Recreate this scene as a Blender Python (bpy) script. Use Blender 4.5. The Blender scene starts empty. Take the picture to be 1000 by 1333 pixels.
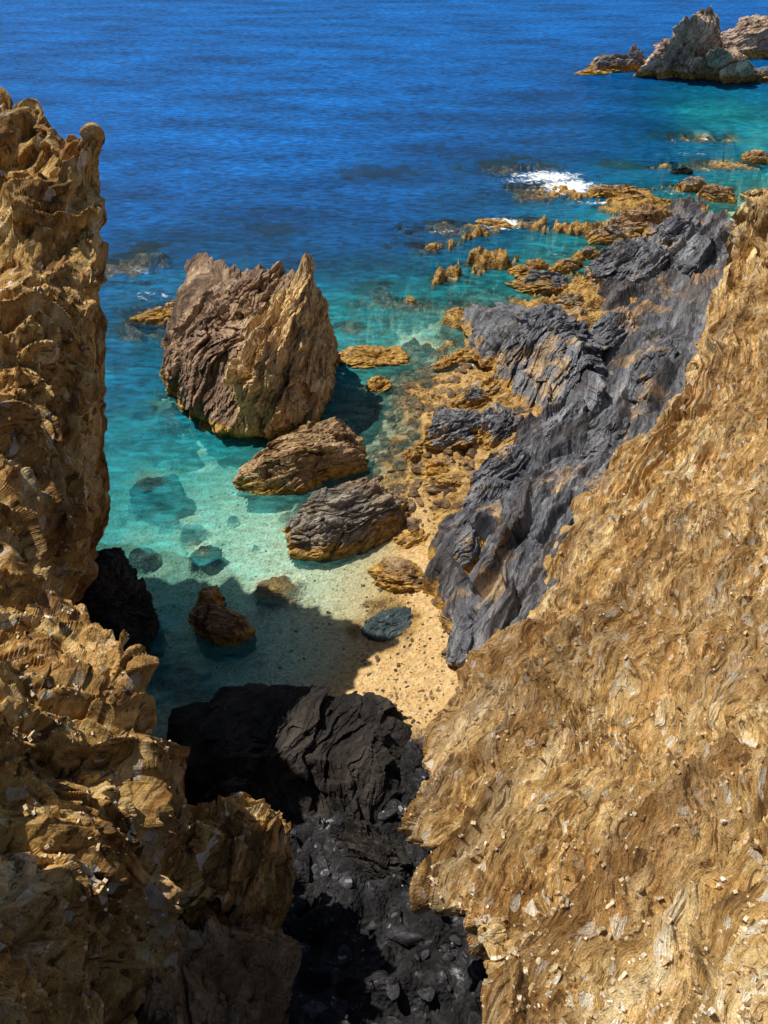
import bpy, bmesh, math, numpy as np
from mathutils import Vector
# Placement helpers: terrain points from image pixels (column u, row v), cast out from the
# camera at (0,0,30), solved for a known height z above the sea or a known range t.
H=30.0; TH=math.radians(42); F=963.0
def P(u,v,z=0.0,t=None):
    x=(u-500)/F; y=(666.5-v)/F
    dy=math.cos(TH)+y*math.sin(TH); dz=-math.sin(TH)+y*math.cos(TH)
    if t is None: t=(H-z)/(-dz)
    return (x*t,dy*t,H+dz*t)
def T3(u,v,t): return P(u,v,0,t)
# ---------- noise ----------
def h3(ix,iy,iz,seed):
    h=(ix*73856093)^(iy*19349663)^(iz*83492791)^(seed*2654435)
    h=h&0xffffffff
    h=((h^(h>>15))*2246822519)&0xffffffff
    h=((h^(h>>13))*3266489917)&0xffffffff
    h=h^(h>>16)
    return (h&0xffffff)/float(0xffffff)
def vn(p,seed=0):
    i=np.floor(p).astype(np.int64); f=p-i; w=f*f*f*(f*(f*6-15)+10)
    x,y,z=i[:,0],i[:,1],i[:,2]; a,b,c=w[:,0],w[:,1],w[:,2]
    def L(dy,dz):
        q=h3(x,y+dy,z+dz,seed); r=h3(x+1,y+dy,z+dz,seed); return q+(r-q)*a
    l0=L(0,0); l0=l0+(L(1,0)-l0)*b
    l1=L(0,1); l1=l1+(L(1,1)-l1)*b
    return l0+(l1-l0)*c
def fbm(p,o=4,seed=0,rid=False):
    s=0;a=.5;tot=0
    for k in range(o):
        n=vn(p*(2.03**k)+k*13.7,seed+k)
        if rid: n=1-np.abs(2*n-1)
        s=s+a*n; tot+=a; a*=.5
    return s/tot
def vorfacet(p,seed=0,tilt=1.):
    i=np.floor(p).astype(np.int64); best=np.full(len(p),1e9); val=np.zeros(len(p))
    for dx in (-1,0,1):
        for dy in (-1,0,1):
            for dz in (-1,0,1):
                x=i[:,0]+dx;y=i[:,1]+dy;z=i[:,2]+dz
                rx=p[:,0]-x-h3(x,y,z,seed); ry=p[:,1]-y-h3(x,y,z,seed+1); rz=p[:,2]-z-h3(x,y,z,seed+2)
                d=rx*rx+ry*ry+rz*rz
                r0=h3(x,y,z,seed+3); r1=h3(x,y,z,seed+4)-.5; r2=h3(x,y,z,seed+5)-.5
                v=r0+tilt*(rx*1.3*r1*2+ry*r2*1.6+rz*(r0-.5)*1.6)
                m=d<best; best=np.where(m,d,best); val=np.where(m,v,val)
    return val-.5
def nrm(v): v=np.array(v,float); return v/np.linalg.norm(v)
def frame(N,T):
    N=nrm(N);T=np.array(T,float);T=nrm(T-N*np.dot(N,T));return N,T,np.cross(N,T)
LAYS=[(1.7,.42),(.6,.2),(.22,.085),(.1,.035)]
def disp(p,N,T,big=.8,mid=.5,lay=1.0,fac=1.0,seed=0,sc=1.0,tl=.35,lays=LAYS,w2a=.45,midT=.14,blk=0.,saw=.55,crack=0.,fac2=None,fold=2.2):
    N,T,B=frame(N,T)
    if fac2 is None:fac2=fac
    p=p/sc
    q=np.stack([p@N,p@T,p@B],1)
    w=fbm(p*.22,3,seed+50)
    w2=fbm(p*.9,3,seed+60)
    q[:,0]+=fold*(w-.5)+w2a*(w2-.5)
    d=big*2*(fbm(p*.16,4,seed+1)-.5)
    d+=mid*(fbm(q*np.array([.55,midT,.22]),5,seed+9,True)-.5)*1.6
    for k,(per,am) in enumerate(lays):
        s=q[:,0]/per+.35*fbm(p*(.5/per),2,seed+70+k); i=np.floor(s); f=s-i
        g=np.stack([i*1.73+.37,q[:,1]*tl/per**.7,q[:,2]*.5/per**.7],1)
        hh=vn(g,seed+20+k)
        fs=np.where(f<.8,f/.8,(1-f)/.2)
        d+=lay*am*(1.3*hh+saw*fs*(.3+1.4*vn(g+31.,seed+25+k))-.9)
    if blk: d+=blk*vorfacet(q*np.array([.42,.16,.24])+w2[:,None]*.12,seed+33,1.5)
    if fac: d+=fac*.45*vorfacet(q*np.array([.9,.35,.5])+w2[:,None]*.2,seed+30)
    d+=fac2*.19*vorfacet(q*np.array([2.8,.9,1.5]),seed+37)
    if crack:
        c=fbm(q*np.array([.9,.1,.3]),3,seed+90,True); d-=crack*np.clip((c-.68)/.16,0,1)
    d+=.03*(fbm(p*6,2,seed+44)-.5)
    return d*sc
# ---------- mesh helpers ----------
def mkmesh(name,V,Fc,mat,smooth=True,attrs=None,mi=None):
    V=np.asarray(V,np.float32);Fc=np.asarray(Fc,np.int32)
    m=bpy.data.meshes.new(name);m.vertices.add(len(V));m.vertices.foreach_set('co',V.ravel())
    k=Fc.shape[1];m.loops.add(Fc.size);m.loops.foreach_set('vertex_index',Fc.ravel())
    m.polygons.add(len(Fc));m.polygons.foreach_set('loop_start',np.arange(0,Fc.size,k,dtype=np.int32))
    m.polygons.foreach_set('loop_total',np.full(len(Fc),k,np.int32))
    m.polygons.foreach_set('use_smooth',np.full(len(Fc),smooth,bool))
    for q in (mat if isinstance(mat,list) else [mat]): m.materials.append(q)
    if mi is not None:m.polygons.foreach_set('material_index',np.asarray(mi,np.int32))
    m.update(calc_edges=True)
    if attrs:
        for a,val in attrs.items():
            at=m.attributes.new(a,'FLOAT','POINT');at.data.foreach_set('value',np.asarray(val,np.float32))
    o=bpy.data.objects.new(name,m);bpy.context.scene.collection.objects.link(o);return o
def gridfaces(nr,nc):
    a=np.arange(nr*nc).reshape(nr,nc)
    return np.stack([a[:-1,:-1],a[:-1,1:],a[1:,1:],a[1:,:-1]],-1).reshape(-1,4)
def cr(C,segs,axis):
    C=np.moveaxis(C,axis,0);n=len(C)
    E=np.concatenate([2*C[:1]-C[1:2],C,2*C[-1:]-C[-2:-1]])
    out=[]
    for i in range(n-1):
        p0,p1,p2,p3=E[i],E[i+1],E[i+2],E[i+3]
        ts=np.linspace(0,1,segs[i],endpoint=False)
        if i==n-2: ts=np.append(ts,1.)
        for t in ts:
            out.append(.5*((2*p1)+(-p0+p2)*t+(2*p0-5*p1+4*p2-p3)*t*t+(-p0+3*p1-3*p2+p3)*t**3))
    return np.moveaxis(np.array(out),0,axis)
def patch(name,ctrl,rs,cs,mat,blur=1,**kw):
    G=cr(cr(np.array(ctrl,float),rs,0),cs,1)
    nr,nc,_=G.shape
    du=np.gradient(G,axis=1);dv=np.gradient(G,axis=0)
    n=np.cross(du,dv);n/=np.linalg.norm(n,axis=2,keepdims=True)+1e-9
    for _ in range(40):
        n[1:-1,1:-1]=(n[1:-1,1:-1]+n[:-2,1:-1]+n[2:,1:-1]+n[1:-1,:-2]+n[1:-1,2:])
        n/=np.linalg.norm(n,axis=2,keepdims=True)+1e-9
    p=G.reshape(-1,3);nn=n.reshape(-1,3)
    d=disp(p,**kw).reshape(nr,nc)
    for _ in range(blur):
        e=d.copy();e[1:-1,1:-1]=(4*d[1:-1,1:-1]+d[:-2,1:-1]+d[2:,1:-1]+d[1:-1,:-2]+d[1:-1,2:])/8;d=e
    d=d.reshape(-1)
    p=p+nn*d[:,None]
    f=gridfaces(nr,nc)
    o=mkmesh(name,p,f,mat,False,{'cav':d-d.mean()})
    return o,p.reshape(nr,nc,3),n
def ico(n):
    bm=bmesh.new();bmesh.ops.create_icosphere(bm,subdivisions=n,radius=1)
    V=np.array([v.co[:] for v in bm.verts]);Fc=np.array([[v.index for v in f.verts] for f in bm.faces]);bm.free()
    V/=np.linalg.norm(V,axis=1,keepdims=True);return V,Fc
ICO={n:ico(n) for n in (3,6,7,8)}
def hullplanes(pts):
    bm=bmesh.new()
    for q in pts:bm.verts.new(q)
    bmesh.ops.convex_hull(bm,input=bm.verts);bm.normal_update()
    c=np.mean([f.calc_center_median()[:] for f in bm.faces],0)
    pl=[]
    for f in bm.faces:
        n=np.array(f.normal[:]);h=np.dot(n,np.array(f.verts[0].co[:])-c)
        if h<0:n,h=-n,-h
        if h>1e-4:pl.append((n,h))
    bm.free();return c,pl
def hullrock(pts,lev,seed,N,T,sc=1.,**kw):
    c,pl=hullplanes(pts);D,Fc=ICO[lev]
    r=np.full(len(D),1e9)
    for n,h in pl:
        k=D@n;r=np.where(k>1e-3,np.minimum(r,h/np.maximum(k,1e-3)),r)
    p=c+D*r[:,None]
    d=disp(p+seed*3.1,N,T,seed=seed,sc=sc,**kw)
    return p+D*d[:,None],Fc,d
def rock(name,hulls,mat,lev=7,seed=1,N=(.7,-.2,.6),T=(.5,.8,.3),sc=.5,**kw):
    VV=[];FF=[];DD=[];MI=[];o=0
    for k,pts in enumerate(hulls):
        V,Fc,d=hullrock(pts,lev,seed+k,N,T,sc,**kw);VV.append(V);FF.append(Fc+o);DD.append(d);o+=len(V);MI.append(np.full(len(Fc),k if isinstance(mat,list) else 0))
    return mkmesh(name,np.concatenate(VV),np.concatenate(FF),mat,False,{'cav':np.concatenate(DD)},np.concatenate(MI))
def bpts(c,rx,ry,rot,h,r,n=16,zb=-1.5,lean=.15):
    a=math.radians(rot);out=[]
    ox,oy=r.uniform(-lean,lean,2)
    for lvl,(z,s,m) in enumerate([(zb,1.,8),(h*.15,1.0,8),(h*.65,.86,7),(h,.55,5)]):
        for i in range(m):
            t=(i+r.uniform(-.3,.3))/m*2*math.pi
            k=s*r.uniform(.72,1.12);x=rx*k*math.cos(t)+ox*z;y=ry*k*math.sin(t)+oy*z
            out.append((c[0]+x*math.cos(a)-y*math.sin(a),c[1]+x*math.sin(a)+y*math.cos(a),z*(1 if lvl<2 else r.uniform(.7,1.15))))
    return out
def boulder(name,u,v,rx,ry,rot,h,mat,seed,lev=6,zb=-1.5,sc=None,zc=None,dz=0,**kw):
    c=P(u,v,h*.4 if zc is None else zc);r=np.random.RandomState(seed)
    pts=[(a,b,z+dz) for a,b,z in bpts(c,rx,ry,rot,h,r,zb=zb)]
    return rock(name,[pts],mat,lev,seed,sc=sc or max(.25,min(1.,rx*.16)),T=(math.cos(math.radians(rot)),math.sin(math.radians(rot)),.15),N=(-math.sin(math.radians(rot)),math.cos(math.radians(rot)),.8),**kw)
# ---------- materials ----------
class NT:
    def __init__(s,name):
        s.m=bpy.data.materials.new(name);s.m.use_nodes=True;s.t=s.m.node_tree;s.t.nodes.clear()
        s.out=s.n('ShaderNodeOutputMaterial')
    def n(s,k,**kw):
        x=s.t.nodes.new(k)
        for a,b in kw.items():setattr(x,a,b)
        return x
    def set(s,sock,v):
        if isinstance(v,bpy.types.NodeSocket):s.t.links.new(v,sock)
        else:sock.default_value=v
    def math(s,op,a,b=0.,c=0.,clamp=False):
        x=s.n('ShaderNodeMath',operation=op,use_clamp=clamp);s.set(x.inputs[0],a);s.set(x.inputs[1],b);s.set(x.inputs[2],c);return x.outputs[0]
    def dot(s,a,v):
        x=s.n('ShaderNodeVectorMath',operation='DOT_PRODUCT');s.set(x.inputs[0],a);x.inputs[1].default_value=tuple(v);return x.outputs['Value']
    def comb(s,a,b,c):
        x=s.n('ShaderNodeCombineXYZ')
        for i,v in enumerate((a,b,c)):s.set(x.inputs[i],v)
        return x.outputs[0]
    def noise(s,vec,sc,det=5,rough=.55,dist=0.):
        x=s.n('ShaderNodeTexNoise');s.set(x.inputs['Vector'],vec);x.inputs['Scale'].default_value=sc;x.inputs['Detail'].default_value=det
        x.inputs['Roughness'].default_value=rough;x.inputs['Distortion'].default_value=dist;return x.outputs[0]
    def ramp(s,fac,stops):
        x=s.n('ShaderNodeValToRGB');s.set(x.inputs[0],fac);e=x.color_ramp.elements
        while len(e)<len(stops):e.new(.5)
        for i,(p,c) in enumerate(stops):
            e[i].position=p;e[i].color=(c,c,c,1) if isinstance(c,(int,float)) else (*c,1)
        return x.outputs[0]
    def mix(s,f,a,b,mode='MIX'):
        x=s.n('ShaderNodeMix',data_type='RGBA',blend_type=mode);s.set(x.inputs[0],f)
        for i,v in ((6,a),(7,b)):
            s.set(x.inputs[i],(*v,1) if isinstance(v,tuple) and len(v)==3 else v)
        return x.outputs[2]
    def mr(s,v,a,b,c=0.,d=1.):
        x=s.n('ShaderNodeMapRange');s.set(x.inputs[0],v)
        for i,k in enumerate((a,b,c,d)):x.inputs[i+1].default_value=k
        return x.outputs[0]
    def attr(s,n):return s.n('ShaderNodeAttribute',attribute_name=n).outputs['Fac']
    def bump(s,h,st,dist,nrm=None):
        x=s.n('ShaderNodeBump');s.set(x.inputs['Height'],h);x.inputs['Strength'].default_value=st;x.inputs['Distance'].default_value=dist
        if nrm is not None:s.set(x.inputs['Normal'],nrm)
        return x.outputs[0]
def rockmat(name,cols,pale,second,N,T,sc=1.,shore=True,wetz=0.25,chip=.9,secamt=.55,rough=.85,bumpd=.06,tf=.16,line=.75,cavk=.65,secr=(.42,.62),ocs=None,speck=.5):
    m=NT(name);g=m.n('ShaderNodeNewGeometry');pos=g.outputs['Position']
    N,T,B=frame(N,T)
    wv=m.noise(pos,.25/sc,3)
    dn=m.math('ADD',m.dot(pos,N),m.math('MULTIPLY',wv,3.*sc))
    S=m.comb(dn,m.math('MULTIPLY',m.dot(pos,T),tf),m.math('MULTIPLY',m.dot(pos,B),.35))
    n1=m.noise(S,1.5/sc,7,.68,.4)
    col=m.ramp(n1,[(.3,cols[0]),(.42,cols[1]),(.53,cols[2]),(.66,cols[3])])
    n2=m.noise(pos,.35/sc,5,.65)
    col=m.mix(m.math('MULTIPLY',m.ramp(n2,[(secr[0],0.),(secr[1],1.)]),secamt),col,m.mix(1.,col,second,'MULTIPLY'))
    n3=m.noise(S,7/sc,5,.72,.2)
    col=m.mix(m.ramp(n3,[(.39,line),(.455,0.)]),col,cols[0])
    col=m.mix(m.ramp(n3,[(.56,0.),(.62,line*.5)]),col,cols[3])
    n4=m.noise(pos,9/sc,4,.8)
    col=m.mix(speck,col,m.ramp(n4,[(.36,.35),(.5,1.),(.62,1.5)]),'MULTIPLY')
    S2=m.comb(m.math('MULTIPLY',dn,1.),m.math('MULTIPLY',m.dot(pos,T),.45),m.math('MULTIPLY',m.dot(pos,B),.6))
    vo=m.n('ShaderNodeTexVoronoi',feature='F1');m.set(vo.inputs['Vector'],S2);vo.inputs['Scale'].default_value=6/sc
    sp=m.n('ShaderNodeSeparateColor');m.set(sp.inputs[0],vo.outputs[1])
    col=m.mix(m.math('MULTIPLY',m.ramp(sp.outputs[0],[(chip,0.),(chip+.02,1.)]),.7),col,pale)
    col=m.mix(.4,col,m.ramp(sp.outputs[1],[(0.,.65),(1.,1.3)]),'MULTIPLY')
    col=m.mix(m.mr(m.attr('cav'),-.8*sc,-.1*sc,cavk,0.),col,m.mix(1.,col,(.38,.27,.19),'MULTIPLY'))  # recesses darkened in the colour, as dirt and crevice shade
    if shore:
        sx=m.n('ShaderNodeSeparateXYZ');m.set(sx.inputs[0],pos)
        zz=m.math('ADD',sx.outputs[2],m.math('MULTIPLY',m.math('SUBTRACT',m.noise(pos,.7,4,.65),.5),2.6))
        oc=m.ramp(m.noise(pos,2.5,5,.7),ocs or [(.35,(.08,.04,.012)),(.47,(.36,.18,.03)),(.6,(.64,.40,.09))])
        col=m.mix(m.math('MULTIPLY',m.mr(zz,wetz+.5,wetz+.2),.9),col,oc)
        col=m.mix(m.mr(sx.outputs[2],.0,-.3),col,(.05,.045,.025))
    hgt=m.math('ADD',m.math('MULTIPLY',n3,1.5),m.math('ADD',n1,m.math('MULTIPLY',vo.outputs[0],.5)))
    b=m.bump(hgt,1.,bumpd)
    b=m.bump(n4,.8,bumpd*.5,b)
    bs=m.n('ShaderNodeBsdfPrincipled');m.set(bs.inputs['Base Color'],col);bs.inputs['Roughness'].default_value=rough
    bs.inputs['Specular IOR Level'].default_value=.3;m.set(bs.inputs['Normal'],b);m.t.links.new(bs.outputs[0],m.out.inputs[0]);return m.m
RN,RT=(.62,-.55,.45),(.6,.75,.25)
LN,LT=(.45,-.75,.45),(.5,.6,.65)
M_R=rockmat('tan_shale',[(.15,.07,.022),(.62,.37,.12),(.86,.60,.26),(.95,.79,.50)],(.95,.88,.72),(.82,.68,.54),RN,RT,shore=False,chip=.94,tf=.07,bumpd=.15,line=.85,secamt=.65,secr=(.48,.6),speck=.28,cavk=.6)
M_L=rockmat('ochre_cliff_rock',[(.07,.038,.016),(.45,.24,.06),(.78,.51,.17),(.93,.76,.46)],(.92,.85,.7),(.68,.5,.36),LN,LT,sc=1.1,shore=False,chip=.95,tf=.1,bumpd=.15,secamt=.6,cavk=.7,line=.85,speck=.35)
M_G=rockmat('slate_rock',[(.026,.026,.028),(.10,.10,.112),(.18,.18,.195),(.34,.33,.33)],(.45,.4,.34),(3.2,2.1,.95),(.75,-.5,.1),(.5,.75,.4),sc=1.2,chip=.98,secamt=.75,rough=.5,tf=.08,bumpd=.1,secr=(.555,.61),wetz=.7,speck=.4)
M_GB=rockmat('grey_brown_rock',[(.03,.026,.025),(.15,.125,.105),(.29,.25,.2),(.48,.42,.33)],(.45,.4,.34),(1.4,1.05,.65),(.75,-.5,.1),(.5,.75,.4),sc=1.2,chip=.975,secamt=.8,rough=.7,tf=.1,bumpd=.08,secr=(.45,.6),wetz=.35)
M_B=rockmat('brown_rock',[(.05,.03,.018),(.22,.13,.055),(.45,.29,.14),(.66,.47,.26)],(.5,.4,.3),(.6,.55,.6),(.75,-.35,.3),(.3,.5,.8),sc=1.2,chip=.97,secamt=.8)
M_S=rockmat('stack_rock',[(.04,.025,.017),(.17,.105,.065),(.33,.215,.13),(.52,.37,.22)],(.5,.42,.32),(.8,.75,.8),(.8,-.2,-.35),(.4,.3,.85),sc=1.4,chip=.98,wetz=.9)
M_ST=rockmat('stack_tan_rock',[(.06,.035,.02),(.42,.26,.11),(.76,.54,.25),(.92,.71,.42)],(.6,.5,.36),(.6,.52,.5),(.8,-.2,-.35),(.4,.3,.85),sc=1.4,chip=.98,wetz=.7,secamt=.7)
M_I=rockmat('islet_rock',[(.06,.045,.04),(.32,.23,.16),(.58,.43,.31),(.75,.6,.45)],(.6,.52,.45),(.7,.65,.8),(.8,-.2,-.35),(.4,.3,.85),sc=2.,chip=.98,wetz=.9)
M_D=rockmat('dark_shade_rock',[(.006,.005,.004),(.015,.012,.010),(.028,.023,.019),(.06,.05,.04)],(.08,.07,.06),(1.,.9,.8),(.6,-.3,.5),(.5,.7,.2),sc=1.2,shore=False,chip=.98)  # near-black rock colour with the ravine's deep shade put into it
M_DB=rockmat('shaded_ochre_rock',[(.02,.012,.006),(.10,.055,.022),(.19,.11,.05),(.32,.21,.11)],(.3,.24,.16),(.7,.65,.6),LN,LT,sc=1.1,shore=False,chip=.96)  # darker copy of the ochre rock, shade put into its colour
M_SW=rockmat('wet_slate',[(.01,.016,.018),(.03,.05,.055),(.055,.085,.09),(.12,.16,.16)],(.2,.2,.18),(.8,.7,.6),(.75,-.5,.1),(.5,.75,.4),sc=.6,shore=False,chip=.98,rough=.4)
# ---------- terrain ----------
tp=[(150,700,-2.5),(200,800,-2.3),(60,800,-2.5),(180,600,-3.1),(60,600,-4),(165,480,-5),(60,450,-7),(250,650,-1.7),(300,720,-1.1),(380,690,-.8),(350,760,-.75),(430,800,-.35),(300,880,-1.2),
(430,740,-.45),(400,880,-.4),(470,850,-.05),(540,800,.12),(540,900,.5),(580,860,.6),(520,960,.9),(590,800,.6),(490,750,-.15),(530,700,-.02),(470,650,-.5),(540,560,-.15),(500,500,-.5),(600,640,.5),
(450,500,-2.2),(440,400,-2.9),(560,370,-2.9),(480,430,-2.1),(400,320,-8),(160,380,-6),(200,320,-8),(300,240,-12),(0,300,-12),(100,100,-15),(500,190,-13),(500,60,-16),(800,60,-14),(650,150,-11),(600,240,-9),
(700,310,-3.5),(740,370,-1.),(640,400,-1.6),(560,290,-8),(500,300,-10),(900,145,-2.8),(990,160,-2.8),(800,150,-9),(850,200,-7),(950,260,-1),(900,110,-5),(1000,40,-12),(760,120,-11),(600,480,-.2),(640,560,.4)]
TPs=[(*P(a,b)[:2],z) for a,b,z in tp]+[(-3,15,1.2),(-5,10,3.),(-3,5,5),(0,0,7),(3,10,3),(8,20,2),(14,28,2.),(22,42,2.5),(34,58,2),(50,60,3),(40,30,6),(20,10,8),(-14,20,-1),(-20,12,0),(-30,20,-1),(-40,50,-10),(-60,80,-15),(0,-30,15),(40,-20,15),(-40,-20,10),(90,120,-10),(120,200,-16),(0,260,-16),(-120,200,-16),(-120,0,-10)]
TPs=np.array(TPs,float)
K=np.linalg.norm(TPs[:,None,:2]-TPs[None,:,:2],axis=2)
n_=len(TPs);A=np.zeros((n_+1,n_+1));A[:n_,:n_]=K;A[n_,:n_]=1;A[:n_,n_]=1
Wt=np.linalg.solve(A,np.append(TPs[:,2],0))
reefs=[(185,345,4.5,3.5,-.5),(200,320,3,2,-.9),(590,300,6,3.2,-.4),(560,320,4,2,-1.),(665,215,7,4,-.5),(900,178,7,3,-.3),(200,627,1.9,1.4,-.45),(263,714,1.,.8,-.4),(357,764,1.3,1.2,-.12),(505,812,1.7,1.5,-.05),(200,415,3,3,-.5),(490,375,3,2.2,-1.2),
(575,365,2,2,-.9),(400,655,2,1.2,-.5),(215,520,1.5,2.5,-.9),(460,395,2,1.5,-1.3),(700,250,7,4,-.5),(350,300,4,2.4,-2),(480,225,6,3.5,-1.6),(250,675,.8,.6,-.9),(175,700,.8,.6,-1.2),(212,655,.6,.5,-1.2),(230,870,2,1.5,-1.2),(300,660,.5,.35,-.8),(330,700,.4,.3,-.6),(230,560,.9,.8,-1.1),
(640,345,3,2,-.5),(690,290,4,2,-.4),(760,300,5,2.5,-.1),(520,395,2.4,1.4,-1.),(600,425,2,1.4,-.6),(455,425,1.5,1,-.9),(800,215,5,2,-.8),(840,270,6,2.5,.1),(930,215,6,2.5,-.3),(760,250,6,2.,-.1),(900,245,5,2,.1),(185,430,2.5,2,-1.)]
RF=[(*P(a,b)[:2],c,d,e) for a,b,c,d,e in reefs]
def hxy(X,Y,detail=True):
    X=X.ravel();Y=Y.ravel();z=np.full(len(X),Wt[n_])
    for i in range(n_): z+=Wt[i]*np.hypot(X-TPs[i,0],Y-TPs[i,1])
    z=np.clip(z,-16,20)
    far=np.clip((np.hypot(X,Y-60)-150)/100,0,1);z=z*(1-far)-16*far
    z0=z.copy()
    reef=np.zeros(len(X))
    if detail:
        p=np.stack([X,Y,X*0],1)
        nz=fbm(p*.45,4,3);n2=fbm(p*1.8,3,5);ledge=fbm(p@np.array([[.8,.55,0],[-.55,.8,0],[0,0,1]])*np.array([.3,.9,1.]),4,41,True)
        for (a,b,rx,ry,top) in RF:
            g=np.hypot((X-a)/rx,(Y-b)/ry)+(nz-.5)*1.6+(n2-.5)*.9
            m=np.clip((1.15-g)/.6,0,1);m=m*m*(3-2*m)
            t2=top+(ledge-.5)*1.6*(Y>52)
            z=z+m*np.maximum(t2-z,0)*.95;reef=np.maximum(reef,m)
        c1=np.array(P(560,540)[:2]);g=np.hypot((X-c1[0])/6.5,(Y-c1[1])/10)
        m=np.clip((1.3-g)/.4+(nz-.5)*1.5,0,1);z+=m*(.8*(fbm(p*.9,4,8,True)-.5));reef=np.maximum(reef,m*(.5+.5*(n2>.42)))
        c1=np.array(P(700,370)[:2]);g=np.hypot((X-c1[0])/15,(Y-c1[1])/16)
        m=np.clip((1.1-g)/.4+(nz-.55)*2,0,1);z+=m*(3.8*(ledge-.5)+.8*(nz-.5));reef=np.maximum(reef,m)
        m=np.clip((z+9)/3,0,1)*np.clip((Y-42)/4,0,1)*np.clip((nz-.45)*9,0,1);reef=np.maximum(reef,m)
        rv=np.clip((19-Y)/3,0,1)*(z>0);z+=rv*(1.6*(fbm(p*.5,5,28,True)-.5)+.6*vorfacet(p*1.1,77))
        z+=.05*(n2-.5)
    return z,reef,z0
def axis(a,b,step,far):
    c=list(np.arange(a,b,step));s=step
    while c[-1]<far:s*=1.25;c.append(c[-1]+s)
    s=step;lo=[c[0]]
    while lo[-1]>-far:s*=1.25;lo.append(lo[-1]-s)
    return np.array(lo[:0:-1]+c)
xs=axis(-24,48,.15,4000);ys=axis(0,100,.18,5000);ys=ys[ys>-60]
X,Y=np.meshgrid(xs,ys);Z,reef,Z0=hxy(X,Y)
Xf,Yf=X.ravel(),Y.ravel()
fc=gridfaces(len(ys),len(xs))
g=NT('seabed_sand');geo=g.n('ShaderNodeNewGeometry');pos=geo.outputs['Position'];sx=g.n('ShaderNodeSeparateXYZ');g.set(sx.inputs[0],pos)
ns=g.noise(pos,3,6,.75)
sand=g.ramp(ns,[(.3,(.38,.22,.08)),(.5,(.64,.41,.17)),(.7,(.76,.55,.27))])
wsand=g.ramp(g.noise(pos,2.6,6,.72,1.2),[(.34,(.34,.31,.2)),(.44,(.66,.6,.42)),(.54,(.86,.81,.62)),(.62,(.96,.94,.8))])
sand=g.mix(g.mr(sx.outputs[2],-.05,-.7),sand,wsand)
pv=g.n('ShaderNodeTexVoronoi');g.set(pv.inputs['Vector'],pos);pv.inputs['Scale'].default_value=7
sp=g.n('ShaderNodeSeparateColor');g.set(sp.inputs[0],pv.outputs[1])
sand=g.mix(g.math('MULTIPLY',g.ramp(sp.outputs[0],[(.8,0.),(.85,1.)]),.5),sand,g.ramp(sp.outputs[1],[(0.,(.2,.13,.07)),(1.,(.75,.62,.42))]))
rk=g.ramp(g.noise(pos,1.6,7,.72),[(.33,(.008,.008,.01)),(.45,(.045,.03,.02)),(.55,(.15,.085,.03)),(.66,(.33,.2,.08))])
rka=g.ramp(g.noise(pos,1.3,7,.75),[(.33,(.03,.02,.012)),(.45,(.2,.1,.03)),(.55,(.46,.27,.07)),(.68,(.62,.45,.2))])
rk=g.mix(g.mr(sx.outputs[2],-.25,.05),rk,rka)
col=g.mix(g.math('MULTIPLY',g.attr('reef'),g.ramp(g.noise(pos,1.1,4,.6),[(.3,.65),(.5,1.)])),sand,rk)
rub=g.ramp(g.noise(pos,1.2,7,.75),[(.35,(.007,.006,.006)),(.5,(.02,.019,.02)),(.6,(.045,.043,.046)),(.69,(.28,.29,.31))])  # rubble floor colours darkened to carry the ravine's deep shade
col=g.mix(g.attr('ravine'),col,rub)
bs=g.n('ShaderNodeBsdfPrincipled');g.set(bs.inputs['Base Color'],col);bs.inputs['Roughness'].default_value=.9;bs.inputs['Specular IOR Level'].default_value=.2
g.set(bs.inputs['Normal'],g.bump(g.math('ADD',ns,pv.outputs[0]),1.,.09));g.t.links.new(bs.outputs[0],g.out.inputs[0])
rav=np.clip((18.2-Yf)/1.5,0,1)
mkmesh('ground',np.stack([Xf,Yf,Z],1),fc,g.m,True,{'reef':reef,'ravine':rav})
# ---------- water ----------
p=np.stack([Xf,Yf,Xf*0],1)
foam=np.zeros(len(Xf))
for (u,v,rx,ry,s) in [(742,243,4.2,3.4,1.1),(715,230,5.5,2.8,.95),(775,264,4,1.,.7),(655,291,3.,2.,1.),(690,235,6,2.,.65),(845,92,4,1.2,.6),(730,330,2,1,.5),(880,250,3,1,.6),(950,112,7,1.,.55),(200,385,4,1.5,.5),(640,330,3,1,.4),(600,300,6,1.6,.5),(170,350,5,2,.5),(960,215,5,1.,.55),(900,200,6,1.2,.55),(470,225,5,2,.35)]:
    a,b,_=P(u,v);foam=np.maximum(foam,s*np.exp(-((Xf-a)/rx)**2-((Yf-b)/ry)**2))
foam=np.maximum(foam,.5*np.exp(-(np.minimum(Z+.12,0)/.25)**2-(np.maximum(Z,0)/.1)**2)*(Yf>50))
depth=np.maximum(-Z,0)
near=np.exp(-((np.hypot(Xf,Yf-50))/80)**2)
wz=.05*near*(fbm(p*.35,3,90)-.5)
w=NT('sea_water');geo=w.n('ShaderNodeNewGeometry');pos=geo.outputs['Position'];dp=w.attr('depth');d0=w.attr('depth_base')
dn=w.math('ADD',d0,w.math('MULTIPLY',w.math('SUBTRACT',w.noise(pos,.25,4),.5),w.math('MULTIPLY',d0,.5)))
body=w.ramp(w.math('DIVIDE',dn,14.,clamp=True),[(0.,(.07,.38,.35)),(.07,(.11,.60,.55)),(.17,(.016,.40,.46)),(.3,(.004,.18,.32)),(.5,(.0015,.085,.24)),(.8,(.001,.085,.30)),(1.,(.0008,.115,.41))])
mp=w.n('ShaderNodeMapping');w.set(mp.inputs[0],pos);mp.inputs['Rotation'].default_value=(0,0,math.radians(20));mp.inputs['Scale'].default_value=(.45,1.2,1)
wv=w.noise(mp.outputs[0],1.5,6,.7,.5)
wv2=w.noise(mp.outputs[0],.12,5,.6,.3)
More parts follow.
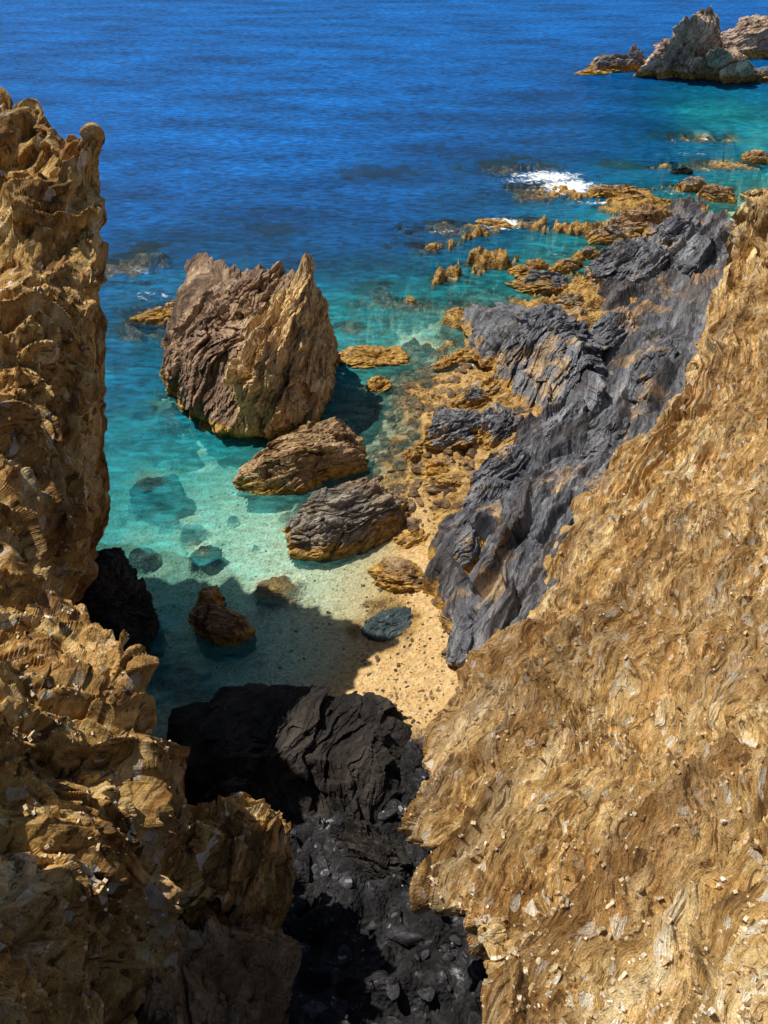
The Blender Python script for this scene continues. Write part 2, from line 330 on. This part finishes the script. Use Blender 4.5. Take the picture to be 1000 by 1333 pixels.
body=w.mix(.7,body,w.ramp(wv,[(.38,.3),(.5,.9),(.63,1.8)]),'MULTIPLY')
body=w.mix(.75,body,w.ramp(wv2,[(.35,.5),(.65,1.4)]),'MULTIPLY')
op=w.math('SUBTRACT',1.,w.math('EXPONENT',w.math('MULTIPLY',dp,-.24)))
tr=w.n('ShaderNodeBsdfTransparent');w.set(tr.inputs[0],w.ramp(w.math('DIVIDE',dp,4.,clamp=True),[(0.,(.97,.99,.98)),(.15,(.86,.985,.96)),(.5,(.6,.95,.94)),(1.,(.26,.82,.88))]))
bmp=w.bump(wv,1.,.32);bmp=w.bump(w.noise(pos,5,4,.6),.5,.06,bmp)
df=w.n('ShaderNodeBsdfDiffuse');w.set(df.inputs[0],body);w.set(df.inputs['Normal'],bmp)
ms=w.n('ShaderNodeMixShader');w.set(ms.inputs[0],op);w.t.links.new(tr.outputs[0],ms.inputs[1]);w.t.links.new(df.outputs[0],ms.inputs[2])
gl=w.n('ShaderNodeBsdfGlossy');gl.inputs['Roughness'].default_value=.12;w.set(gl.inputs['Normal'],bmp)
fr=w.n('ShaderNodeFresnel');fr.inputs[0].default_value=1.33;w.set(fr.inputs['Normal'],bmp)
m2=w.n('ShaderNodeMixShader');w.set(m2.inputs[0],w.math('MULTIPLY',fr.outputs[0],.42));w.t.links.new(ms.outputs[0],m2.inputs[1]);w.t.links.new(gl.outputs[0],m2.inputs[2])
fo=w.n('ShaderNodeBsdfDiffuse');fo.inputs[0].default_value=(.85,.88,.9,1)
fm=w.math('ADD',w.attr('foam'),w.math('MULTIPLY',w.math('SUBTRACT',w.noise(pos,1.3,7,.75,1.),.5),2.4))
fm=w.math('MULTIPLY',w.mr(fm,.58,.95),w.mr(w.attr('foam'),.08,.3))
m3=w.n('ShaderNodeMixShader');w.set(m3.inputs[0],fm);w.t.links.new(m2.outputs[0],m3.inputs[1]);w.t.links.new(fo.outputs[0],m3.inputs[2])
w.t.links.new(m3.outputs[0],w.out.inputs[0])
mkmesh('sea',np.stack([Xf,Yf,wz],1),fc,w.m,True,{'depth':depth,'depth_base':np.maximum(-Z0,0),'foam':foam})
# ---------- cliffs ----------
def wrap(E,k,z,dyy=0.):
    dep=E[1]*math.cos(TH)+(H-E[2])*math.sin(TH)
    d2=(E[1]+dyy)*math.cos(TH)+(H-z)*math.sin(TH)
    return (E[0]/dep*d2*k,E[1]+dyy,z)
L=[[(-400,60,30),(-150,80,30),(-10,124,29),(50,143,28.5),(100,188,28),(118,224,28)],
[(-400,150,27),(-150,180,27),(0,200,27),(55,230,27),(96,262,27),(127,288,28)],
[(-400,300,24),(-150,320,24),(0,330,25),(60,350,25.5),(104,370,26.5),(136,385,28)],
[(-400,450,21),(-150,460,22),(0,470,23),(60,480,24),(100,500,25.5),(131,520,27.5)],
[(-400,600,18),(-150,600,19),(0,610,21),(50,620,22.5),(88,640,24.5),(122,655,27)],
[(-400,750,15),(-150,750,16.5),(0,740,19),(45,750,20.5),(74,760,22),(96,770,23.5)],
[(-400,880,13),(-150,860,14.5),(0,840,17),(70,830,18),(123,830,19),(168,850,19.5)],
[(-400,1000,11),(-150,960,12.5),(0,930,15),(80,920,16.5),(143,910,17.5),(200,905,18)],
[(-400,1100,10),(-150,1060,11.5),(0,1040,14),(80,1020,15.5),(143,1000,16.5),(195,985,18)],
[(-400,1220,9.5),(-150,1160,10.5),(0,1150,13),(80,1120,14.5),(152,1090,16),(206,1060,18.5)],
[(-400,1350,9),(-150,1300,10),(0,1260,12.5),(80,1230,14),(150,1190,16),(218,1170,18.5)],
[(-400,1550,8),(-150,1480,9.5),(0,1420,12),(90,1380,14),(160,1330,16),(220,1300,18.5)],
[(-400,1800,8),(-150,1700,9.5),(0,1600,12),(90,1560,14),(160,1500,16),(228,1450,19)]]
CL=[]
for r in L:
    q=[T3(*a) for a in r];E=q[-1]
    CL.append(q+[wrap(E,1.1,E[2]*.55),wrap(E,1.12,-3)])
back=[(p_[0]*1.5-8,p_[1]+.5,-3) for p_ in CL[0]];back[-1]=wrap(CL[0][5],1.5,-4,1);back[-2]=wrap(CL[0][5],1.45,2,1)
midb=[(p_[0]*1.2-2,p_[1]+.6,p_[2]*.6) for p_ in CL[0]]
CL=[back,midb]+CL
lc,LP,Ln=patch('sea_cliff',CL,[14,30]+[62]*12,[36,60,130,130,130,50,26],M_L,blur=2,N=LN,T=LT,big=.75,mid=.85,lay=1.05,fac=.6,fac2=1.1,seed=11,tl=.16,w2a=.16,midT=.08,lays=[(2.1,.55),(.7,.28),(.28,.1)],blk=.45,saw=1.,crack=.28)
R=[[(975,258,45),(987,232,45),(1012,240,44),(1080,200,43),(1200,150,42),(1500,80,42)],
[(950,330,46),(978,335,44.5),(1008,340,43),(1080,330,41),(1200,300,39),(1500,250,38)],
[(912,420,46),(945,430,44),(1000,440,41.5),(1080,430,38),(1200,420,35),(1500,400,32)],
[(890,505,43),(925,520,41),(980,530,38.5),(1070,530,35),(1200,530,31),(1500,530,28)],
[(812,580,41),(865,600,38.5),(940,620,35.5),(1050,630,31),(1200,640,27),(1500,650,24)],
[(734,680,37.5),(805,700,34.5),(900,720,31),(1030,740,27),(1200,750,23),(1500,780,20)],
[(692,760,35),(757,790,31.5),(860,810,27.5),(1010,830,23),(1200,860,19.5),(1500,900,17)],
[(640,870,31.5),(708,880,28),(830,900,24),(1000,920,20),(1200,950,17),(1500,1000,14.5)],
[(562,985,25.5),(648,990,23.5),(800,1000,20.5),(1000,1020,17),(1200,1060,14),(1500,1120,12)],
[(552,1105,22),(640,1110,20.5),(800,1120,17.8),(1000,1130,14.5),(1200,1180,12.5),(1500,1250,11)],
[(600,1205,19),(667,1215,17.5),(800,1230,15.2),(1000,1250,12.5),(1200,1300,11),(1500,1400,10)],
[(642,1300,16),(708,1310,15),(820,1330,13.2),(1000,1370,11),(1200,1430,10),(1500,1550,9)],
[(625,1450,14.5),(705,1470,13.3),(830,1500,11.8),(1000,1560,10),(1200,1650,9),(1500,1800,8.5)]]
CR=[]
for i,r in enumerate(R):
    q=[T3(*a) for a in r];E=q[0]
    w1=(E[0]+.9+.05*E[2],E[1]+.6,E[2]*.5);w2=(E[0]+2.5,E[1]+.8,-1.)
    if i>=8: w1=(max(E[0]+1.5,1.5),E[1]-.5,E[2]*.6+1);w2=(max(E[0]+3,3.),E[1]-1.,1.)
    CR.append([w2,w1]+q)
b1=[(a[0]+2,a[1]+3,a[2]*.5) for a in CR[0]];b0=[(a[0]+4,a[1]+6,-2) for a in CR[0]]
CR=[b0,b1]+CR
rc,RP,Rn=patch('shale_cliff',CR,[10,20]+[52]*5+[78]*7,[24,40,120,190,200,90,40],M_R,blur=1,N=RN,T=RT,big=.7,mid=1.,lay=1.3,fac=.35,fac2=.85,seed=23,tl=.12,w2a=.12,midT=.06,lays=[(1.5,.42),(.5,.27),(.2,.12)],blk=.35,saw=1.15,crack=.35,fold=2.6)
G=[[(905,262,.2),(945,285,3),(1000,300,7),(1060,300,9)],
[(845,300,.3),(900,330,2.6),(950,350,6),(1010,360,8.)],
[(800,370,.5),(850,400,2.8),(905,430,5.5),(960,450,7.)],
[(770,440,.6),(810,470,2.6),(870,510,4.8),(930,540,6)],
[(700,520,.4),(760,540,2.2),(825,575,4.),(890,600,5)],
[(600,620,0),(680,605,2.2),(760,625,3.9),(840,650,4.4)],
[(560,665,-.1),(640,670,2.2),(715,695,3.7),(780,720,4)],
[(572,730,.3),(625,740,2.3),(685,765,3.6),(740,790,3.9)],
[(584,795,.9),(615,805,2.6),(655,830,3.7),(710,850,4)],
[(586,880,1.2),(610,885,2.5),(640,900,3.4),(680,920,3.8)],
[(580,950,1.2),(612,955,2.2),(650,970,3.),(690,990,3.6)]]
CG=[]
for r in G:
    q=[P(*a) for a in r];E=q[0];CG.append([(E[0]-.5,E[1]+.3,-2.5)]+q+[(q[-1][0]+3,q[-1][1]-1,q[-1][2]-1)])
gs,GP,Gn=patch('slate_slope',CG,[50]*10,[20,90,90,60,20],M_G,blur=1,N=(.75,-.5,.1),T=(.5,.75,.4),big=.9,mid=.75,lay=.8,fac=.5,fac2=.7,seed=35,tl=.1,w2a=.15,midT=.05,blk=1.1,saw=.9,crack=.2,fold=1.4)
for (u,v,z,rx,ry,rot,h,s) in [(850,345,2.2,5,1.6,58,2.,201),(905,330,4,4.5,1.4,60,1.8,202),(800,430,2.2,4.,1.5,55,1.9,203),(860,470,4.4,4.,1.3,62,1.5,204),(735,560,1.8,3.6,1.4,58,1.8,205),(790,560,3.2,3.4,1.2,60,1.4,206),(640,640,1.2,2.8,1.2,55,1.7,207),(610,700,1,2.4,1.,68,1.6,209),(655,610,1.5,2.4,1.3,45,1.7,211),(612,830,1.5,2.2,.8,78,1.3,212)]:
    boulder('slate_rib',u,v,rx,ry,rot,h,M_G,s,7,zc=z,dz=z-.9,zb=-1.5,sc=.6,fac=.6,lay=.9,saw=.8,mid=.4)
# ---------- sea stack ----------
stA=[P(215,500,-2),P(222,455,1.),P(236,395,4.),P(250,345,4.9),P(272,341,5.4),P(330,366,5.2),P(368,385,5.),P(430,455,1.),P(420,545,-2),P(295,578,-2),P(285,560,1.),P(240,530,1),P(226,475,3.4),P(330,470,4.8),P(320,555,1.2),(-17,58,-2),(-4,54,-2),P(262,430,4.9),P(225,410,1.5),P(370,550,1.5)]
stC=[P(310,356,5),P(350,348,6.6),P(374,356,6.8),P(382,385,6.),P(305,395,5.3),(-13,55,-2),(-5,54,-2),P(400,500,-2),P(280,480,-2),P(290,420,4.8)]
stB=[P(398,332,10.),P(390,343,9.7),P(405,348,9.2),P(368,385,8.2),P(330,435,7.),P(306,480,5.2),P(312,560,.8),P(330,575,-2),P(425,552,-2),P(430,505,1.4),P(436,440,2.6),P(416,395,6.2),P(380,550,2.2),P(355,505,4.6),P(398,430,6.8),(-4,52,-2),(-7,50,-2)]
rock('sea_stack',[stA,stB,stC],[M_S,M_ST,M_S],8,51,N=(.8,-.2,-.35),T=(.4,.3,.85),sc=.75,big=.3,mid=.8,lay=.8,fac=.9,midT=.08,tl=.2,blk=.7)
boulder('coastal_rock',208,412,2.3,1.,12,.35,M_B,53,6,dz=.15,sc=.3)
boulder('coastal_rock',238,398,1.6,1.,30,.8,M_B,54,6,sc=.3)
rock('rocky_islet',[[P(828,106,-1),P(850,75,3.2),P(880,45,6.5),P(905,18,9.8),P(925,14,10),P(940,45,7),P(960,80,3),P(975,108,-1),P(900,108,-1),(62,165,-1),(50,160,-1)],
 [P(900,108,-1),P(915,80,3),P(930,60,6),P(955,75,4),P(985,95,1.5),P(1000,110,-1),P(950,112,-1)]],M_I,7,61,sc=1.,big=.5,mid=1.,blk=1.)
boulder('rocky_islet',985,62,9,5,5,5.,M_I,63,7,zc=1.)
boulder('rocky_islet',800,86,5.5,3.,10,2.2,M_G,64,7,zc=.5)
boulder('rocky_islet',825,80,2.2,2.,10,3.2,M_G,65,6,zc=1)
boulder('rocky_islet',1010,100,6,3,0,1.8,M_G,66,6,zc=.5)
boulder('coastal_rock',770,95,3.,1.5,0,.5,M_B,67,6,zc=.1)
for (u,v,rx,ry,rot,h,mat,s) in [
 (807,250,4.3,1.9,-5,.8,M_B,70),(905,240,2.,1.2,10,1.2,M_GB,71),(935,252,2.2,1.3,-20,1.4,M_B,72),(888,222,1.6,.7,5,.6,M_D,73),(985,205,2.2,1.6,0,.8,M_B,74),
 (645,290,2.4,.9,-20,.35,M_B,75),(830,290,5.,1.5,12,1.4,M_B,76),(890,272,2.6,1.3,15,1.3,M_G,77),(800,306,3,1.2,10,1.,M_GB,78),
 (820,350,5.2,3.6,40,3.2,M_G,79),(880,310,3.6,2.2,30,2.6,M_G,80),(710,368,2.8,1.6,-15,1.4,M_G,81),(740,395,2.4,1.4,20,1.2,M_GB,82),(700,345,1.2,.8,0,.7,M_B,83),
 (790,445,2.4,1.6,30,1.6,M_B,84),(755,415,2.,1.5,10,1.,M_B,85),(598,408,1.2,.5,0,.2,M_B,86),(620,455,1.8,1.,20,.7,M_B,87),
 (490,462,2.9,1.6,0,.45,M_B,88),(495,500,1.3,.9,30,.3,M_B,89),(640,500,2.,1.3,40,.9,M_GB,90),(595,560,2.6,2.,35,1.9,M_G,91),(650,560,2.2,1.8,50,2.,M_G,92),
 (615,520,1.7,1.1,20,1.2,M_G,93),(575,610,1.3,.8,20,.7,M_B,94),(590,632,1.2,.7,0,.8,M_GB,95),(448,606,.8,.5,10,.6,M_B,96),(540,700,1.1,.7,30,.35,M_B,97),
 (522,748,1.75,1.1,-15,.9,M_B,98),(535,590,.8,.6,20,.4,M_B,100),(560,575,.7,.5,20,.4,M_B,101),(690,440,1.4,.8,60,.6,M_B,102),
 (765,330,1.8,.9,20,.7,M_GB,104),(585,470,1.3,.7,30,.3,M_B,106),(860,262,1.5,.6,20,.5,M_B,111),(680,352,1.6,1.,20,.6,M_B,112),(735,345,2.,1.,20,.8,M_B,113)]:
    boulder('coastal_rock',u,v,rx,ry,rot,h,mat,s,7 if rx>2.5 else 6,blk=.5)
rock('slate_outcrop',[[P(600,405,1.2),P(625,400,2.6),P(608,450,.4),P(650,490,.2),P(700,415,3.6),P(745,440,4.),P(785,500,3.8),P(720,545,1.),P(680,530,.6),P(770,530,2.6),P(650,420,3.2),P(700,500,-1),P(800,480,-1),P(620,430,-1),P(760,400,-1),P(640,480,-1)]],M_G,8,110,N=(.75,-.5,.1),T=(.5,.75,.4),sc=.8,fac=.6,lay=.8,mid=.6,blk=.9,saw=.8)
boulder('boulder',395,592,5.0,2.1,24,2.5,M_B,120,8,sc=.55)
boulder('boulder',452,668,3.9,2.1,32,2.2,M_GB,121,8,sc=.55)
boulder('boulder',287,812,1.6,1.1,-10,1.3,M_B,122,7)
boulder('boulder',272,778,.8,.7,0,.9,M_B,123,6)
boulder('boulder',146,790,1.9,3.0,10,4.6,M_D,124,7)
boulder('submerged_boulder',202,628,1.8,1.1,20,.1,M_D,125,6,zb=-3,dz=-.38)
boulder('submerged_boulder',358,764,1.2,.9,0,.1,M_B,126,6,zb=-1.5,dz=-.3)
boulder('submerged_boulder',505,812,1.75,1.15,20,.24,M_SW,127,6,zb=-1.,dz=0.03,sc=.22)
boulder('submerged_boulder',265,713,.9,.6,20,.1,M_B,128,6,zb=-2,dz=-.45)
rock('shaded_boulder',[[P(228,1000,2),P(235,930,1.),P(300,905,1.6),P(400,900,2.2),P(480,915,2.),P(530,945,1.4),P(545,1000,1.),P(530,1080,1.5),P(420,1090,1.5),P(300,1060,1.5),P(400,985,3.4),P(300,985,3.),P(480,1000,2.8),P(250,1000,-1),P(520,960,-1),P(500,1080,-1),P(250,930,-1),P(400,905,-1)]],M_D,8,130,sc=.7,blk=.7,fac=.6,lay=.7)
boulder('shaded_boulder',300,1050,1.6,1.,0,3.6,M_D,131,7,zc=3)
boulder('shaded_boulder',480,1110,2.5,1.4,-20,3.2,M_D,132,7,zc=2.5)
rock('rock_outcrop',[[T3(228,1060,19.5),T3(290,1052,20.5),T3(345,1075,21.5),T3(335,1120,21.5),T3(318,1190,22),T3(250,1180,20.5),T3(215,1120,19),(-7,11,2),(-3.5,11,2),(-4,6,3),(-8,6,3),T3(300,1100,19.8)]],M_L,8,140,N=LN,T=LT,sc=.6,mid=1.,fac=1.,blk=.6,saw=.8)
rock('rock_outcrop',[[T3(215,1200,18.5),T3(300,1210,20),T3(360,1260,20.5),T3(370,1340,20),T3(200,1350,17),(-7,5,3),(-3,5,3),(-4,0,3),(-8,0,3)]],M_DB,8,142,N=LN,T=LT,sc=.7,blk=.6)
# ---------- scattered stones ----------
def scatter(name,cen,mat,smin,smax,seed,flat=.6,tilt=None):
    r=np.random.RandomState(seed);V0,F0=ICO[3];VV=[];FF=[];o=0
    for c in cen:
        s=smin*(smax/smin)**(r.rand()**1.8)
        pl=[(nrm(r.normal(size=3)),r.uniform(.5,1.)) for _ in range(9)]
        q=V0.copy();rr=np.ones(len(q))
        for n,h in pl:
            k=q@n;rr=np.where(k>.01,np.minimum(rr,h/np.maximum(k,.01)),rr)
        q=q*rr[:,None]*np.array([r.uniform(.8,1.4),r.uniform(.5,1.),flat*r.uniform(.6,1.2)])*s
        a=r.uniform(0,6.3);ca,sa=math.cos(a),math.sin(a)
        q=np.stack([q[:,0]*ca-q[:,1]*sa,q[:,0]*sa+q[:,1]*ca,q[:,2]],1)
        VV.append(q+np.array(c));FF.append(F0+o);o+=len(q)
    V=np.concatenate(VV);return mkmesh(name,V,np.concatenate(FF),mat,False,{'cav':np.zeros(len(V))})
def ground_pts(n,u0,u1,v0,v1,seed,sink=.0):
    r=np.random.RandomState(seed);c=np.array([P(r.uniform(u0,u1),r.uniform(v0,v1)) for _ in range(n)])
    z=hxy(c[:,0],c[:,1])[0];c[:,2]=z+sink;return c
M_P=rockmat('cobble_stone',[(.03,.02,.015),(.1,.055,.03),(.22,.13,.06),(.36,.25,.14)],(.4,.32,.22),(.5,.5,.6),(0,0,1),(1,0,0),sc=.6,shore=False,chip=.97)
scatter('cobbles',np.concatenate([ground_pts(380,490,620,470,700,1),ground_pts(160,430,560,440,540,2),ground_pts(25,570,600,720,880,3)]),M_P,.08,.6,4)
scatter('pebbles',np.concatenate([ground_pts(500,470,600,740,960,5),ground_pts(260,180,480,600,880,6)]),M_P,.03,.14,7)
M_RB=rockmat('rubble_stone',[(.007,.006,.006),(.02,.019,.02),(.045,.043,.046),(.12,.12,.13)],(.35,.35,.36),(.8,.8,.9),(0,0,1),(1,0,0),sc=.6,shore=False,chip=.95)  # loose stones, the ravine's shade put into their dark colours
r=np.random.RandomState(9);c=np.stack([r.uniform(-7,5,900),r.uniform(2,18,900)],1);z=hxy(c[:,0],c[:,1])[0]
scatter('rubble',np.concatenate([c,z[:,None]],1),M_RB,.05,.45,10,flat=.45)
def flakes(name,GPt,Nn,mat,n,r0,r1,c0,c1,smin,smax,seed):
    r=np.random.RandomState(seed);VV=[];FF=[];o=0
    for _ in range(n):
        i=r.randint(r0,r1);j=r.randint(c0,c1);c=GPt[i,j];nn=nrm(Nn[i,j]+r.normal(size=3)*.25+np.array([0,0,.35]))
        t=nrm(np.cross(nn,r.normal(size=3)));b=np.cross(nn,t);s=smin*(smax/smin)**(r.rand()**2.6)
        m=6;ang=np.sort(r.uniform(0,2*math.pi,m));rad=r.uniform(.6,1.,m)
        ring=[c+nn*.01+s*rad[k]*(t*math.cos(ang[k])+b*.6*math.sin(ang[k])) for k in range(m)]
        th=s*r.uniform(.08,.22)
        V=np.array([x-nn*.05 for x in ring]+[x+nn*th for x in ring]+[c+nn*(th+.02)]);VV.append(V)
        for k in range(m):
            k2=(k+1)%m;FF+= [(o+k,o+k2,o+m+k2),(o+k,o+m+k2,o+m+k),(o+m+k,o+m+k2,o+2*m)]
        o+=len(V)
    V=np.concatenate(VV);return mkmesh(name,V,np.array(FF),mat,False,{'cav':np.zeros(len(V))})
M_F=rockmat('shale_flake',[(.3,.18,.09),(.66,.46,.22),(.82,.62,.36),(.92,.8,.58)],(.92,.86,.74),(1.,.92,.85),RN,RT,sc=.8,shore=False,chip=.8,speck=.2)
flakes('shale_fragments',RP,Rn,M_F,7500,150,RP.shape[0]-5,70,RP.shape[1]-60,.025,.22,15)
flakes('shale_fragments',LP,Ln,M_F,1200,150,LP.shape[0]-5,110,LP.shape[1]-90,.03,.18,16)
# ---------- light / camera ----------
sc=bpy.context.scene
SD=Vector((.5,-.27,-1.)).normalized()
ld=bpy.data.lights.new('sun','SUN');ld.energy=5.;ld.angle=math.radians(.5);ld.color=(1.,.96,.87)
lo=bpy.data.objects.new('sun',ld);lo.rotation_euler=SD.to_track_quat('-Z','Y').to_euler();lo.location=(-20,10,60);sc.collection.objects.link(lo)
wd=bpy.data.worlds.new('World');sc.world=wd;wd.use_nodes=True;nt=wd.node_tree
sk=nt.nodes.new('ShaderNodeTexSky');sk.sky_type='NISHITA';sk.sun_disc=False;sk.sun_elevation=math.asin(-SD.z);sk.sun_rotation=math.atan2(-SD.x,-SD.y)
bg=nt.nodes['Background'];nt.links.new(sk.outputs[0],bg.inputs[0]);bg.inputs[1].default_value=.07
cd=bpy.data.cameras.new('camera');cd.sensor_fit='VERTICAL';cd.sensor_height=36;cd.lens=26;cd.clip_end=20000;cd.clip_start=.1
co=bpy.data.objects.new('camera',cd);co.location=(0,0,H);co.rotation_euler=(math.radians(48),0,0);sc.collection.objects.link(co);sc.camera=co
sc.view_settings.view_transform='Standard';sc.view_settings.look='None';sc.view_settings.exposure=0
